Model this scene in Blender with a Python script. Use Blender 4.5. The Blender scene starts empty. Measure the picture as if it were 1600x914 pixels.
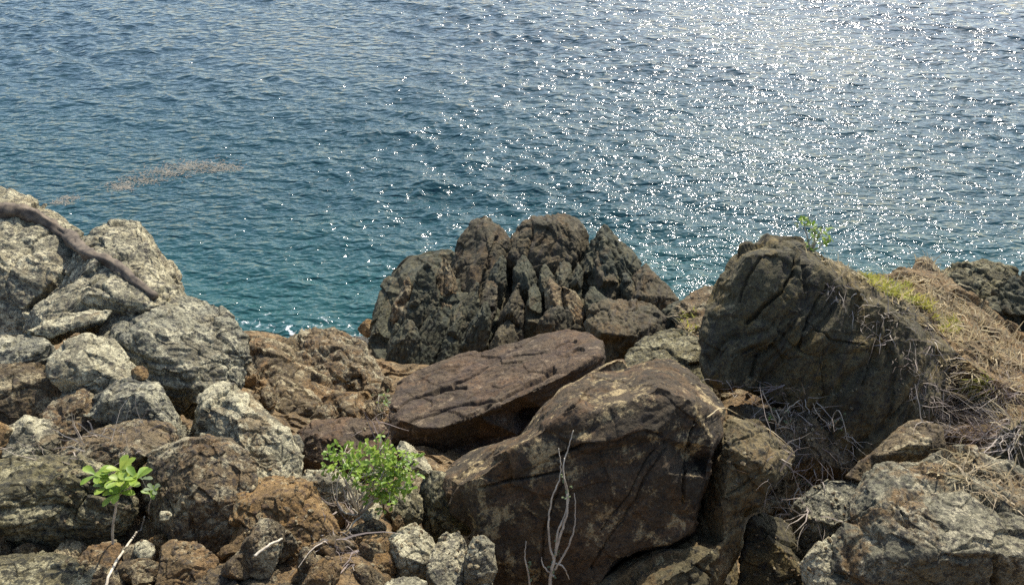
import bpy, math, random
import numpy as np
from mathutils import Vector, Matrix, noise as mn
from mathutils.geometry import delaunay_2d_cdt
from mathutils.bvhtree import BVHTree
R = math.radians
S = bpy.context.scene
C = S.collection
rng = np.random.default_rng(7)
random.seed(7)

# ------------------------------------------------------------------ camera
CAM = np.array([0.0, 0.0, 10.0]); PITCH = R(35); FPX = 1209.0
cd = bpy.data.cameras.new('camera'); cam = bpy.data.objects.new('camera', cd); C.objects.link(cam)
cam.location = CAM; cam.rotation_euler = (R(90) - PITCH, 0, 0)
cd.sensor_width = 36; cd.lens = 36 * FPX / 1600; cd.clip_start = .05; cd.clip_end = 20000
S.camera = cam
FW = np.array([0, math.cos(PITCH), -math.sin(PITCH)]); UP = np.array([0, math.sin(PITCH), math.cos(PITCH)]); RT = np.array([1.0, 0, 0])

# ------------------------------------------------------------------ light
SUN_EL, SUN_AZ = R(46), R(22.5)      # azimuth measured from +Y towards +X
w = bpy.data.worlds.new('World'); S.world = w; w.use_nodes = True
nt = w.node_tree; bg = nt.nodes['Background']
sky = nt.nodes.new('ShaderNodeTexSky'); sky.sky_type = 'NISHITA'; sky.sun_disc = False
sky.sun_elevation = SUN_EL; sky.sun_rotation = SUN_AZ; sky.air_density = 1.0; sky.dust_density = 1.4
nt.links.new(sky.outputs[0], bg.inputs[0]); bg.inputs[1].default_value = 0.15
sd = bpy.data.lights.new('sun', 'SUN'); sd.energy = 4.0; sd.angle = R(0.5); sd.color = (1, .93, .82)
so = bpy.data.objects.new('sun', sd); C.objects.link(so); so.location = (5, 8, 30)
sv = Vector((math.cos(SUN_EL) * math.sin(SUN_AZ), math.cos(SUN_EL) * math.cos(SUN_AZ), math.sin(SUN_EL)))
so.rotation_euler = sv.to_track_quat('Z', 'Y').to_euler()
S.view_settings.view_transform = 'Standard'; S.view_settings.look = 'None'
S.view_settings.exposure = 0.76; S.view_settings.gamma = 1.0; S.view_settings.use_curve_mapping = False
S.render.engine = 'CYCLES'; S.cycles.max_bounces = 6; S.cycles.use_denoising = False; S.cycles.sample_clamp_indirect = 6

# ------------------------------------------------------------------ noise (numpy)
def _h(ix, iy, iz, s):
    n = (ix * 73856093) ^ (iy * 19349663) ^ (iz * 83492791) ^ (s * 2654435761 & 0x7fffffff)
    n = (n ^ (n >> 13)) * 1274126177 & 0x7fffffff
    n = (n ^ (n >> 15)) * 1103515245 & 0x7fffffff
    return n ^ (n >> 12)
def _r(ix, iy, iz, s): return (_h(ix, iy, iz, s) & 0xffff) / 65535.0
_G = rng.normal(size=(256, 3)); _G /= np.linalg.norm(_G, axis=1)[:, None]
def perlin(p, s=0):
    i = np.floor(p).astype(np.int64); f = p - i; u = f * f * f * (f * (f * 6 - 15) + 10)
    out = np.zeros(len(p))
    for dx in (0, 1):
        wx = u[:, 0] if dx else 1 - u[:, 0]
        for dy in (0, 1):
            wy = u[:, 1] if dy else 1 - u[:, 1]
            for dz in (0, 1):
                wz = u[:, 2] if dz else 1 - u[:, 2]
                g = _G[_h(i[:, 0] + dx, i[:, 1] + dy, i[:, 2] + dz, s) & 255]
                out += wx * wy * wz * ((f[:, 0] - dx) * g[:, 0] + (f[:, 1] - dy) * g[:, 1] + (f[:, 2] - dz) * g[:, 2])
    return out * 1.5
def fbm(p, o=4, s=0, g=.5):
    a = 1; t = 0; r = np.zeros(len(p))
    for k in range(o):
        r += a * perlin(p * 2.03 ** k + 17.3 * k, s + k); t += a; a *= g
    return r / t
def ridged(p, o=3, s=0):
    a = 1; t = 0; r = np.zeros(len(p))
    for k in range(o):
        r += a * (1 - 2 * np.abs(perlin(p * 2.1 ** k + 9.1 * k, s + k))); t += a; a *= .5
    return r / t
def worley(p, s=0):
    """F1, F2 and a planar offset that belongs to the nearest cell (chipped faces)"""
    i = np.floor(p).astype(np.int64); n = len(p)
    f1 = np.full(n, 9.0); f2 = np.full(n, 9.0); pl = np.zeros(n)
    for dx in (-1, 0, 1):
        for dy in (-1, 0, 1):
            for dz in (-1, 0, 1):
                a, b, c = i[:, 0] + dx, i[:, 1] + dy, i[:, 2] + dz
                q = np.stack([a + _r(a, b, c, s), b + _r(a, b, c, s + 1), c + _r(a, b, c, s + 2)], 1)
                dv = p - q; d = np.sqrt((dv ** 2).sum(1))
                g = _G[_h(a, b, c, s + 3) & 255]
                h = (dv * g).sum(1) + (_r(a, b, c, s + 4) - .5) * .7
                m = d < f1
                f2 = np.where(m, f1, np.minimum(f2, d)); pl = np.where(m, h, pl); f1 = np.where(m, d, f1)
    return f1, f2, pl
def sstep(a, b, x):
    t = np.clip((x - a) / (b - a), 0, 1); return t * t * (3 - 2 * t)

# ------------------------------------------------------------------ helpers
def P(px, py, D):
    """point seen at photo pixel (px, py), D metres deep"""
    return CAM + D * (FW + (px - 800) / FPX * RT - (py - 457) / FPX * UP)
def tag(o, label=None, cat=None, group=None, kind=None):
    if label: o['label'] = label
    if cat: o['category'] = cat
    if group: o['group'] = group
    if kind: o['kind'] = kind
    return o
def link(name, me, m=None, parent=None):
    o = bpy.data.objects.new(name, me); C.objects.link(o)
    if m: me.materials.append(m)
    if parent: o.parent = parent
    return o
def mesh_np(name, V, F):
    me = bpy.data.meshes.new(name); me.from_pydata([tuple(v) for v in V], [], [tuple(int(i) for i in f) for f in F]); me.update(); return me
def get_v(me):
    a = np.empty(len(me.vertices) * 3); me.vertices.foreach_get('co', a); return a.reshape(-1, 3)
def get_n(me):
    a = np.empty(len(me.vertices) * 3); me.vertex_normals.foreach_get('vector', a); return a.reshape(-1, 3)
def set_v(me, v): me.vertices.foreach_set('co', np.ascontiguousarray(v).ravel()); me.update()
def empty(name, loc):
    o = bpy.data.objects.new(name, None); C.objects.link(o); o.location = loc; o.empty_display_size = .1; return o

# ------------------------------------------------------------------ materials
class NT:
    def __init__(s, name):
        s.m = bpy.data.materials.new(name); s.m.use_nodes = True; s.t = s.m.node_tree; s.b = s.t.nodes['Principled BSDF']
    def n(s, typ, **k):
        x = s.t.nodes.new('ShaderNode' + typ)
        for a, v in k.items(): setattr(x, a, v)
        return x
    def l(s, a, b): s.t.links.new(a, b)
    def noise(s, vec, sc, det=6, rough=.6, dist=0):
        x = s.n('TexNoise'); x.inputs['Scale'].default_value = sc; x.inputs['Detail'].default_value = det
        x.inputs['Roughness'].default_value = rough; x.inputs['Distortion'].default_value = dist; s.l(vec, x.inputs['Vector']); return x.outputs['Fac']
    def rng(s, v, a, b, c=0, d=1, smooth=True):
        x = s.n('MapRange'); x.interpolation_type = 'SMOOTHSTEP' if smooth else 'LINEAR'
        for i, q in zip((1, 2, 3, 4), (a, b, c, d)): x.inputs[i].default_value = q
        s.l(v, x.inputs[0]); return x.outputs[0]
    def mix(s, f, a, b, mode='MIX'):
        x = s.n('Mix', data_type='RGBA', blend_type=mode)
        for sock, v in ((x.inputs[0], f), (x.inputs[6], a), (x.inputs[7], b)):
            if isinstance(v, (int, float)): sock.default_value = v
            elif isinstance(v, (tuple, list)): sock.default_value = (*v[:3], 1)
            else: s.l(v, sock)
        return x.outputs[2]
    def math(s, op, a, b=None):
        x = s.n('Math', operation=op)
        for k, v in enumerate((a, b)):
            if v is None: continue
            if isinstance(v, (int, float)): x.inputs[k].default_value = v
            else: s.l(v, x.inputs[k])
        return x.outputs[0]
    def vmap(s, vec, scale=(1, 1, 1), rot=(0, 0, 0), loc=(0, 0, 0)):
        x = s.n('Mapping'); x.inputs['Scale'].default_value = scale; x.inputs['Rotation'].default_value = rot; x.inputs['Location'].default_value = loc
        s.l(vec, x.inputs[0]); return x.outputs[0]
    def bump(s, h, dist, strength=1, prev=None):
        x = s.n('Bump'); x.inputs['Strength'].default_value = strength; x.inputs['Distance'].default_value = dist
        s.l(h, x.inputs['Height'])
        if prev is not None: s.l(prev, x.inputs['Normal'])
        return x.outputs[0]

def rock_mat(name, base, alt, pale, dark, pale_amt=.5, dark_amt=.5, patch=None, patch_amt=.0, streak=None, k=1.0, rough=.9, bump=1.0, vor=.5):
    """base/alt broad colours, pale lichen and mineral crust, dark speckle, streak=(rotation, colour, amount) of stained bands"""
    base, alt, pale, patch = [tuple(np.array(c) * (1.0, 1.0, .84)) if c else c for c in (base, alt, pale, patch)]   # less blue, for a yellower tone overall
    t = NT(name)
    tc = t.n('TexCoord'); oi = t.n('ObjectInfo')
    vm = t.n('VectorMath', operation='MULTIPLY_ADD'); t.l(oi.outputs['Random'], vm.inputs[0]); vm.inputs[1].default_value = (37, 53, 71)
    t.l(tc.outputs['Object'], vm.inputs[2]); v = vm.outputs[0]
    n1 = t.noise(v, 1.7 * k, 5, .6, .4)
    col = t.mix(t.rng(n1, .38, .62), base, alt)
    if patch:
        np_ = t.noise(t.vmap(v, loc=(5, 2, 9)), 2.6 * k, 8, .65, .8)
        col = t.mix(t.math('MULTIPLY', t.rng(np_, .50, .60), patch_amt), col, patch)
    if streak:
        (ca, sb), sc, sa = streak; A = RT * ca + UP * sb; A = A / np.linalg.norm(A); B = np.cross(A, FW)
        cb = t.n('CombineXYZ')
        for q, (ax, f) in enumerate(((A, 7), (B, .7), (FW, 1.6))):
            dp = t.n('VectorMath', operation='DOT_PRODUCT'); t.l(v, dp.inputs[0]); dp.inputs[1].default_value = tuple(ax * f); t.l(dp.outputs['Value'], cb.inputs[q])
        ns = t.noise(cb.outputs[0], 2.2 * k, 6, .62, .5)
        col = t.mix(t.math('MULTIPLY', t.rng(ns, .5, .66), sa), col, sc)
    # mid-size mottling
    n2 = t.noise(v, 9 * k, 9, .7, .3)
    col = t.mix(t.rng(n2, .3, .7), t.mix(1.0, col, (.5, .5, .5), 'MULTIPLY'), col)
    # pale crust blotches, broken up at two sizes
    n3 = t.noise(t.vmap(v, loc=(11, 4, 2)), 5.5 * k, 12, .78, .2)
    lo = .62 - .2 * pale_amt
    col = t.mix(t.rng(n3, lo, lo + .07, 0, .85), col, pale)
    # dark pits and lichen
    n4 = t.noise(t.vmap(v, loc=(1, 14, 7)), 30 * k, 8, .75)
    col = t.mix(t.rng(n4, .6 - .14 * dark_amt, .68 - .14 * dark_amt, 0, .85), col, dark)
    n5 = t.noise(t.vmap(v, loc=(3, 3, 7)), 95 * k, 4, .7)
    col = t.mix(1.0, col, t.rng(n5, .3, .7, .62, 1.35), 'MULTIPLY')
    t.l(col, t.b.inputs['Base Color']); t.b.inputs['Roughness'].default_value = rough
    t.b.inputs['Specular IOR Level'].default_value = .3
    vo = t.n('TexVoronoi', feature='DISTANCE_TO_EDGE'); vo.inputs['Scale'].default_value = 7 * k
    wv = t.n('VectorMath', operation='MULTIPLY_ADD'); nz = t.n('TexNoise'); nz.inputs['Scale'].default_value = 9; nz.inputs['Detail'].default_value = 5
    t.l(v, nz.inputs['Vector']); t.l(nz.outputs['Color'], wv.inputs[0]); wv.inputs[1].default_value = (.22, .22, .22); t.l(v, wv.inputs[2]); t.l(wv.outputs[0], vo.inputs['Vector'])
    b = t.bump(t.rng(vo.outputs['Distance'], 0, .05), .012, vor)
    b = t.bump(n2, .05, .8 * bump, b); b = t.bump(n4, .02, .9 * bump, b); b = t.bump(n5, .006, .8 * bump, b)
    t.l(b, t.b.inputs['Normal'])
    return t.m

DG, VT = (-.45, 1), (1, -.35)
M = {}
M['granite'] = rock_mat('grey_granite', (.46, .405, .295), (.34, .315, .25), (.62, .56, .43), (.075, .07, .06), .62, .8, patch=(.29, .21, .13), patch_amt=.35)
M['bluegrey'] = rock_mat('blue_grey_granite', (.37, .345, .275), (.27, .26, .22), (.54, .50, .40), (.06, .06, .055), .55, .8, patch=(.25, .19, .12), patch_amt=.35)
M['pale'] = rock_mat('pale_lichened_rock', (.39, .35, .265), (.29, .265, .21), (.58, .53, .41), (.09, .08, .065), .8, .6, patch=(.33, .21, .11), patch_amt=.45)
M['tan'] = rock_mat('tan_weathered_rock', (.25, .185, .115), (.17, .13, .085), (.45, .38, .27), (.07, .055, .04), .55, .75, patch=(.33, .19, .09), patch_amt=.6)
M['orange'] = rock_mat('orange_weathered_rock', (.37, .235, .115), (.23, .155, .085), (.43, .36, .25), (.09, .06, .04), .45, .6, patch=(.38, .22, .09), patch_amt=.6)
M['brown'] = rock_mat('brown_rock', (.26, .19, .12), (.185, .145, .10), (.42, .37, .28), (.05, .042, .035), .58, .75, patch=(.26, .155, .08), patch_amt=.6)
M['lichen'] = rock_mat('dark_lichened_rock', (.245, .21, .13), (.17, .15, .10), (.42, .38, .27), (.04, .04, .032), .6, .85, patch=(.17, .15, .07), patch_amt=.5)
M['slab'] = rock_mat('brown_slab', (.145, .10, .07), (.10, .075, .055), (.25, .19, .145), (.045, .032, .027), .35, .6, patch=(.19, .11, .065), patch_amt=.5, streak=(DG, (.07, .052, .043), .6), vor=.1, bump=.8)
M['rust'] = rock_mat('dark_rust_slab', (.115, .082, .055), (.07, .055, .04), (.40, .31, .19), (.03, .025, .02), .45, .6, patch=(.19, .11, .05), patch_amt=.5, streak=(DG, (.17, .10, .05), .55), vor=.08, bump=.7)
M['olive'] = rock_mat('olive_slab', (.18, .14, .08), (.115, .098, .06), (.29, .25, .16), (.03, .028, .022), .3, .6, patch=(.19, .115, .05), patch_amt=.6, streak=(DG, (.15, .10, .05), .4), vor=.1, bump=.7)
M['crag'] = rock_mat('dark_green_grey_crag', (.115, .108, .075), (.085, .088, .066), (.24, .215, .145), (.03, .03, .026), .28, .6, patch=(.14, .10, .06), patch_amt=.5, streak=(VT, (.05, .062, .052), .7), vor=.1, bump=.8)
M['cragbrown'] = rock_mat('brown_crag', (.135, .11, .072), (.095, .085, .062), (.21, .17, .115), (.035, .03, .025), .28, .6, patch=(.16, .098, .05), patch_amt=.5, streak=(VT, (.07, .06, .05), .6), vor=.1, bump=.8)
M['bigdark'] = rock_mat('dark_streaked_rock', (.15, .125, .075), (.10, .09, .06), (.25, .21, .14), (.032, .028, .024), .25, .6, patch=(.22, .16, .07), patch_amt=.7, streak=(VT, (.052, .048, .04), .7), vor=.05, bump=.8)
M['corner'] = rock_mat('grey_and_orange_craggy_rock', (.33, .30, .23), (.23, .215, .17), (.47, .42, .33), (.05, .045, .038), .5, .75, patch=(.27, .165, .08), patch_amt=.8)
M['earth'] = rock_mat('dry_earth', (.32, .215, .12), (.22, .155, .09), (.36, .3, .21), (.07, .055, .04), .4, .7, patch=(.3, .18, .09), patch_amt=.6)
M['litter'] = rock_mat('earth_and_leaf_litter', (.20, .155, .10), (.14, .112, .078), (.27, .23, .17), (.04, .035, .03), .45, .85, patch=(.2, .14, .08), patch_amt=.6)
M['wet'] = rock_mat('wet_shore_rock', (.14, .13, .12), (.09, .09, .085), (.28, .26, .23), (.03, .03, .03), .4, .6, rough=.4)

def plain(name, c, c2=None, rough=.8, sc=8, trans=0, spec=.3):
    t = NT(name); tc = t.n('TexCoord'); v = tc.outputs['Object']
    nz = t.noise(v, sc, 5, .6)
    col = t.mix(t.rng(nz, .35, .65), c, c2 or tuple(x * .7 for x in c))
    t.l(col, t.b.inputs['Base Color']); t.b.inputs['Roughness'].default_value = rough; t.b.inputs['Specular IOR Level'].default_value = spec
    if trans:
        tr = t.n('BsdfTranslucent'); t.l(col, tr.inputs[0]); mx = t.n('MixShader'); mx.inputs[0].default_value = trans
        t.l(t.b.outputs[0], mx.inputs[1]); t.l(tr.outputs[0], mx.inputs[2])
        out = [n for n in t.t.nodes if n.type == 'OUTPUT_MATERIAL'][0]; t.l(mx.outputs[0], out.inputs[0])
    return t.m
M['leaf'] = plain('bright_green_leaf', (.32, .44, .06), (.16, .28, .035), .45, 14, .45, .5)
M['leafnew'] = plain('young_leaf', (.38, .46, .07), (.2, .32, .04), .45, 14, .45, .5)
M['leafgrey'] = plain('sage_leaf', (.22, .27, .14), (.14, .18, .09), .6, 14, .35)
M['stem'] = plain('pale_dry_stem', (.58, .52, .40), (.38, .33, .25), .8, 22)
M['twig'] = plain('grey_twig', (.36, .32, .28), (.2, .17, .15), .85, 16)
M['straw'] = plain('straw_grass', (.68, .57, .34), (.42, .34, .22), .7, 3, .3)
M['dead'] = plain('grey_dead_scrub', (.42, .37, .30), (.25, .20, .18), .8, 3, .15)
M['yellowgreen'] = plain('yellow_green_grass', (.52, .48, .10), (.34, .36, .08), .6, 4, .4)
M['bark'] = plain('driftwood_bark', (.17, .135, .095), (.065, .052, .04), .85, 14)
M['weed'] = plain('floating_weed', (.25, .21, .14), (.13, .13, .10), .25, 5)

# ------------------------------------------------------------------ water
def wave_set():
    r = np.random.default_rng(3); W = []
    for k in range(110):
        lam = 0.18 * (4.2 / .18) ** (r.random() ** 1.5)
        th = R(196) + r.normal() * R(32)          # travelling towards the shore from the right
        amp = .0037 * lam ** .95 * (1.25 if .5 < lam < 2 else .9)
        W.append((2 * math.pi / lam, th, amp * (.5 + r.random()), r.random() * 6.283))
    return W
WV = wave_set()
def wave(X, Y, cell=None):
    Z = np.zeros_like(X); DX = np.zeros_like(X); DY = np.zeros_like(X)
    for k, th, a, ph in WV:
        c, s_ = math.sin(th), math.cos(th)
        f = 1.0 if cell is None else sstep(2.0, 3.6, (2 * math.pi / k) / cell)
        arg = k * (X * c + Y * s_) + ph
        Z += a * f * np.cos(arg); q = a * f * np.sin(arg) * .75
        DX -= q * c; DY -= q * s_
    g = .75 + .5 * np.sin(X * .31 + 1 + .2 * Y) * np.sin(Y * .23 + .3)   # gust patches
    return Z * g, DX * g, DY * g
def make_sea():
    nr, na = 900, 1150
    dep = np.concatenate([np.linspace(R(52), R(11), nr), R(11) * (np.linspace(1, 0, 50)[1:-1]) ** 1.3 + R(.05)])
    az = np.linspace(R(-50), R(50), na)
    r = 10 / np.tan(dep)
    RR, AA = np.meshgrid(r, az, indexing='ij')
    X, Y = RR * np.sin(AA), RR * np.cos(AA)
    cell = np.maximum(np.gradient(r)[:, None] * np.ones_like(AA), RR * (az[1] - az[0]))
    Z, DX, DY = wave(X, Y, cell)
    V = np.stack([X + DX, Y + DY, Z], -1).reshape(-1, 3)
    a, b = RR.shape; I = np.arange(a * b).reshape(a, b)
    F = np.stack([I[:-1, :-1], I[:-1, 1:], I[1:, 1:], I[1:, :-1]], -1).reshape(-1, 4)
    me = bpy.data.meshes.new('sea'); me.vertices.add(len(V)); me.vertices.foreach_set('co', V.ravel())
    me.loops.add(F.size); me.loops.foreach_set('vertex_index', F[:, ::-1].ravel())
    me.polygons.add(len(F)); me.polygons.foreach_set('loop_start', np.arange(len(F)) * 4); me.polygons.foreach_set('loop_total', np.full(len(F), 4))
    me.polygons.foreach_set('use_smooth', np.ones(len(F), bool)); me.update(calc_edges=True)
    t = NT('sea_water'); geo = t.n('NewGeometry'); pos = geo.outputs['Position']
    sep = t.n('SeparateXYZ'); t.l(pos, sep.inputs[0])
    # greener over the shallows by the shore, far blue has sky reflection painted in
    nb = t.noise(pos, .12, 4, .6)
    d = t.math('ADD', sep.outputs[1], t.math('MULTIPLY', t.math('SUBTRACT', nb, .5), 9))
    col = t.mix(t.rng(d, 12.5, 19), (.015, .066, .066), (.014, .05, .058))
    col = t.mix(t.rng(d, 19, 34), col, (.026, .056, .069))
    # foam: against the shoreline and as small flecks
    nf = t.noise(pos, 4.5, 10, .72, 1.2); shore = t.n('Attribute'); shore.attribute_name = 'shore'
    fo = t.rng(t.math('ADD', nf, t.math('MULTIPLY', shore.outputs['Fac'], .19)), .70, .80)
    col = t.mix(fo, col, (.72, .76, .76))
    t.l(col, t.b.inputs['Base Color']); t.b.inputs['IOR'].default_value = 1.333
    t.l(t.math('ADD', t.math('MULTIPLY', fo, .5), .075), t.b.inputs['Roughness'])
    v1 = t.vmap(pos, scale=(.85, 1.6, 1))
    n1 = t.noise(v1, 2.2, 1, .5, .5); n2 = t.noise(v1, 6.5, 1, .5, .4)
    b = t.bump(n1, .15, 1.0); bn = t.n('Bump'); bn.inputs['Distance'].default_value = .05; t.l(n2, bn.inputs['Height']); t.l(b, bn.inputs['Normal'])
    t.l(t.rng(sep.outputs[1], 14, 34, 1, .35), bn.inputs['Strength']); b = bn.outputs[0]
    t.l(b, t.b.inputs['Normal'])
    o = link('sea', me, t.m); tag(o, kind='structure')
    return o, V
sea, SEAV = make_sea()

# ------------------------------------------------------------------ ground
GY = [-4, .5, 1.3, 2.05, 3.2, 4.5, 6.8, 8.6, 9.6, 11.2, 13, 16]
GZ = [8.9, 8.3, 7.55, 6.88, 6.28, 5.25, 4.1, 2.9, 1.6, .25, -.9, -3]
GY2 = [-4, 0, 1.0, 2.05, 3.0, 4.1, 5.2, 7.1, 8.6, 9.6, 11.2, 13, 16]
GZ2 = [8.9, 8.4, 7.4, 6.3, 5.6, 5.3, 4.9, 3.95, 2.9, 1.6, .25, -.9, -3]
def ground_z(x, y):
    rw = sstep(-.75, -.2, x)
    z = np.interp(y, GY, GZ) * (1 - rw) + np.interp(y, GY2, GZ2) * rw
    z += .75 * sstep(2.6, 5.5, x) * sstep(3.0, 5.5, y) * (1 - sstep(8.0, 10.5, y))
    z += .5 * sstep(-1.5, -3.2, x) * sstep(2.5, 4, y) * (1 - sstep(7.3, 9, y))
    z += 1.1 * np.exp(-((x - .15) / 1.9) ** 4 - ((y - 9.6) / 1.0) ** 2)   # foot of the crag
    z -= .45 * np.exp(-((x - 1.9) / .55) ** 2) * sstep(2, 3, y) * (1 - sstep(5.5, 7, y))   # gully
    return z
def make_ground():
    ys = np.concatenate([np.linspace(-4, 1.4, 30)[:-1], np.linspace(1.4, 7, 430)[:-1], np.linspace(7, 16, 260)])
    xs = np.linspace(-9.5, 9.5, 760)
    YY, XX = np.meshgrid(ys, xs, indexing='ij')
    x, y = XX.ravel(), YY.ravel(); p = np.stack([x, y, ground_z(x, y)], 1)
    f1, f2, pl = worley(p * 1.6 + .3 * np.stack([fbm(p, 2, 50), fbm(p, 2, 60), fbm(p, 2, 70)], 1) * 1.5, 5)
    g1, g2, pl2 = worley(p * 5.5, 15)
    z = p[:, 2] + .06 * pl - .015 * (1 - sstep(0, .3, f2 - f1)) + .02 * pl2 + .16 * fbm(p * .8, 4, 2) + .06 * fbm(p * 3.1, 4, 12) + .03 * fbm(p * 9, 4, 8)
    V = np.stack([x, y, z], 1); a, b = XX.shape; I = np.arange(a * b).reshape(a, b)
    F = np.stack([I[:-1, :-1], I[:-1, 1:], I[1:, 1:], I[1:, :-1]], -1).reshape(-1, 4)
    me = mesh_np('ground', V, F); return tag(link('ground', me, M['earth']), kind='structure')
ground = make_ground()
# rocks-to-water distance on the sea mesh, for the foam
me = sea.data; at = me.attributes.new('shore', 'FLOAT', 'POINT')
gz = ground_z(SEAV[:, 0], SEAV[:, 1])
at.data.foreach_set('value', (sstep(-2.2, -.3, gz) * sstep(17, 14, SEAV[:, 1])).astype(np.float32))

# ------------------------------------------------------------------ rocks
BV = []          # (bvh) of everything built, for resting things on real surfaces
def add_bvh(o):
    me = o.data; mw = o.matrix_world
    BV.append(BVHTree.FromPolygons([o.matrix_basis @ v.co for v in me.vertices], [tuple(p.vertices) for p in me.polygons]))
def hit(px, py, off=0.0):
    d = Vector(P(px, py, 1) - CAM).normalized(); best = None
    for b in BV:
        h = b.ray_cast(Vector(CAM), d)
        if h[0] is not None and (best is None or h[3] < best[3]): best = h
    if best is None: return None
    return best[0] + best[1] * off, best[1]
VOXPX = 1.55     # voxel size in photo pixels at the rock's depth
SEED = [100]
def densify(pts, step):
    out = []
    n = len(pts)
    for i in range(n):
        a, b = np.array(pts[i]), np.array(pts[(i + 1) % n]); L = np.hypot(*(b - a)[:2]); k = max(1, int(L / step))
        for j in range(k): out.append(a + (b - a) * j / k)
    return out
def rock(name, label, mat, D, out, inner=None, tilt=.5, bulge=.12, thick=.55, smooth=5, lump=.035, facet=.045, cell=.33,
         crack=.03, streak=0, sdir=(1, 0), fine=.012, tback=None, group=None, cat='rock', vox=1.0, grow=0, cuts=0, grooves=(), parent=None):
    """one closed stone. out: silhouette corners in photo pixels (optional third value = extra depth in m);
    inner: corners of its faces, (px, py, depth offset in m)."""
    SEED[0] += 11; s = SEED[0]; r = np.random.default_rng(s)
    ox = [p[0] for p in out]; oy = [p[1] for p in out]
    cx, cy = (min(ox) + max(ox)) / 2, (min(oy) + max(oy)) / 2; m = D / FPX
    if grow:
        mxy = max(oy)
        out = [(p[0] + (p[0] - cx) * .05 * grow, p[1] + (max(0, p[1] - cy) * .2) * grow, *p[2:]) for p in out]
    W, H = (max(ox) - min(ox)) * m, (max(oy) - min(oy)) * m; size = math.sqrt(W * H)
    org = P(cx, cy, D)
    def dz(px, py): return tilt * (cy - py) * m
    front = [(p[0], p[1], dz(p[0], p[1]) + (p[2] if len(p) > 2 else 0)) for p in out]
    front = densify(front, max(14, size / m / 7)); nf = len(front)
    if tback is None: tback = .1 * size
    ar = sum(front[i][0] * front[(i + 1) % nf][1] - front[(i + 1) % nf][0] * front[i][1] for i in range(nf)); sg = 1 if ar > 0 else -1
    ups = []
    for i in range(nf):
        a, b = front[i - 1], front[(i + 1) % nf]; tx, ty = b[0] - a[0], b[1] - a[1]; l = math.hypot(tx, ty) or 1
        ups.append(max(0, sg * tx / l))
    ups = [(ups[i - 1] + ups[i] * 2 + ups[(i + 1) % nf]) / 4 for i in range(nf)]
    front = [(p[0], p[1], p[2] + tback * u) for p, u in zip(front, ups)]
    n0 = len(front); pts = list(front)
    if inner is None:
        for sc, bl in ((.72, .72), (.38, 1.0)):
            for i in range(0, n0, 2 if sc > .5 else 4):
                p = front[i]; k = sc * r.uniform(.9, 1.08)
                q = (cx + (p[0] - cx) * k, cy + (p[1] - cy) * k)
                pts.append((q[0], q[1], dz(*q) - bulge * size * bl * r.uniform(.75, 1.2)))
    else:
        for p in inner: pts.append((p[0], p[1], dz(p[0], p[1]) + p[2]))
    co = [Vector((p[0], -p[1])) for p in pts]
    vv, ee, ff, ov, oe, of = delaunay_2d_cdt(co, [], [list(range(n0))[::-1]], 1, 1e-4)
    zz = []
    for i, v in enumerate(vv):
        zz.append(pts[ov[i][0]][2] if ov[i] else 0)
    V = []; 
    for v, z in zip(vv, zz): V.append(P(v.x, -v.y, D + z) - org)
    F = [tuple(f) for f in ff]
    idx = {}
    for i, o_ in enumerate(ov):
        for k in o_:
            if k < n0: idx[k] = i
    ring = [idx[k] for k in range(n0)]
    T = thick * size; prev = ring
    for frac, sh in ((.4, .99), (1.0, .8)):
        cur = []
        for k in ring:
            v = vv[k]; z = zz[k] * (1 - frac * .5) + T * frac
            q = (cx + (v.x - cx) * sh, cy + (-v.y - cy) * sh)
            # keep the pixel footprint while sinking down the slope
            V.append(P(q[0], q[1], D + z) - org); cur.append(len(V) - 1)
        for i in range(n0):
            j = (i + 1) % n0; F.append((prev[i], prev[j], cur[j], cur[i]))
        prev = cur
    V.append(P(cx, cy, D + T * 1.1) - org); c = len(V) - 1
    for i in range(n0): F.append((prev[i], prev[(i + 1) % n0], c))
    me = mesh_np(name, V, F)
    o = bpy.data.objects.new('tmp', me); C.objects.link(o)
    md = o.modifiers.new('r', 'REMESH'); md.mode = 'VOXEL'; vs = VOXPX * m * vox; md.voxel_size = vs; md.adaptivity = 0
    dg = bpy.context.evaluated_depsgraph_get(); dg.update()
    me2 = bpy.data.meshes.new_from_object(o.evaluated_get(dg)); bpy.data.objects.remove(o); bpy.data.meshes.remove(me)
    me2.name = name; N = len(me2.vertices)
    v = get_v(me2)
    # smooth the facets' edges a little
    E = np.empty(len(me2.edges) * 2, int); me2.edges.foreach_get('vertices', E); E = E.reshape(-1, 2)
    deg = np.bincount(E.ravel(), minlength=N).clip(1)[:, None]
    for _ in range(smooth):
        a = np.stack([np.bincount(E[:, 0], v[E[:, 1], k], N) + np.bincount(E[:, 1], v[E[:, 0], k], N) for k in range(3)], 1)
        v = v * .4 + .6 * a / deg
    set_v(me2, v); nrm = get_n(me2)
    if np.mean((nrm * v).sum(1)) < 0: nrm = -nrm; me2.flip_normals()
    if cuts:
        P0 = v.copy(); c0 = v.mean(0); vv_ = v - c0
        for _ in range(cuts):
            n_ = r.normal(size=3); n_ /= np.linalg.norm(n_)
            n_ = n_ * .9 - FW * r.uniform(.5, 1.0) ; n_ /= np.linalg.norm(n_)
            q_ = vv_ @ n_; c_ = np.quantile(q_, r.uniform(.80, .93)); over = np.maximum(0, q_ - c_)
            vv_ = vv_ - (over * .92)[:, None] * n_
        v = vv_ + c0; set_v(me2, v)
        for _ in range(1):
            a = np.stack([np.bincount(E[:, 0], v[E[:, 1], k], N) + np.bincount(E[:, 1], v[E[:, 0], k], N) for k in range(3)], 1); v = v * .4 + .6 * a / deg
        set_v(me2, v); nrm = get_n(me2)
        if np.mean((nrm * v).sum(1)) < 0: nrm = -nrm
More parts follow.
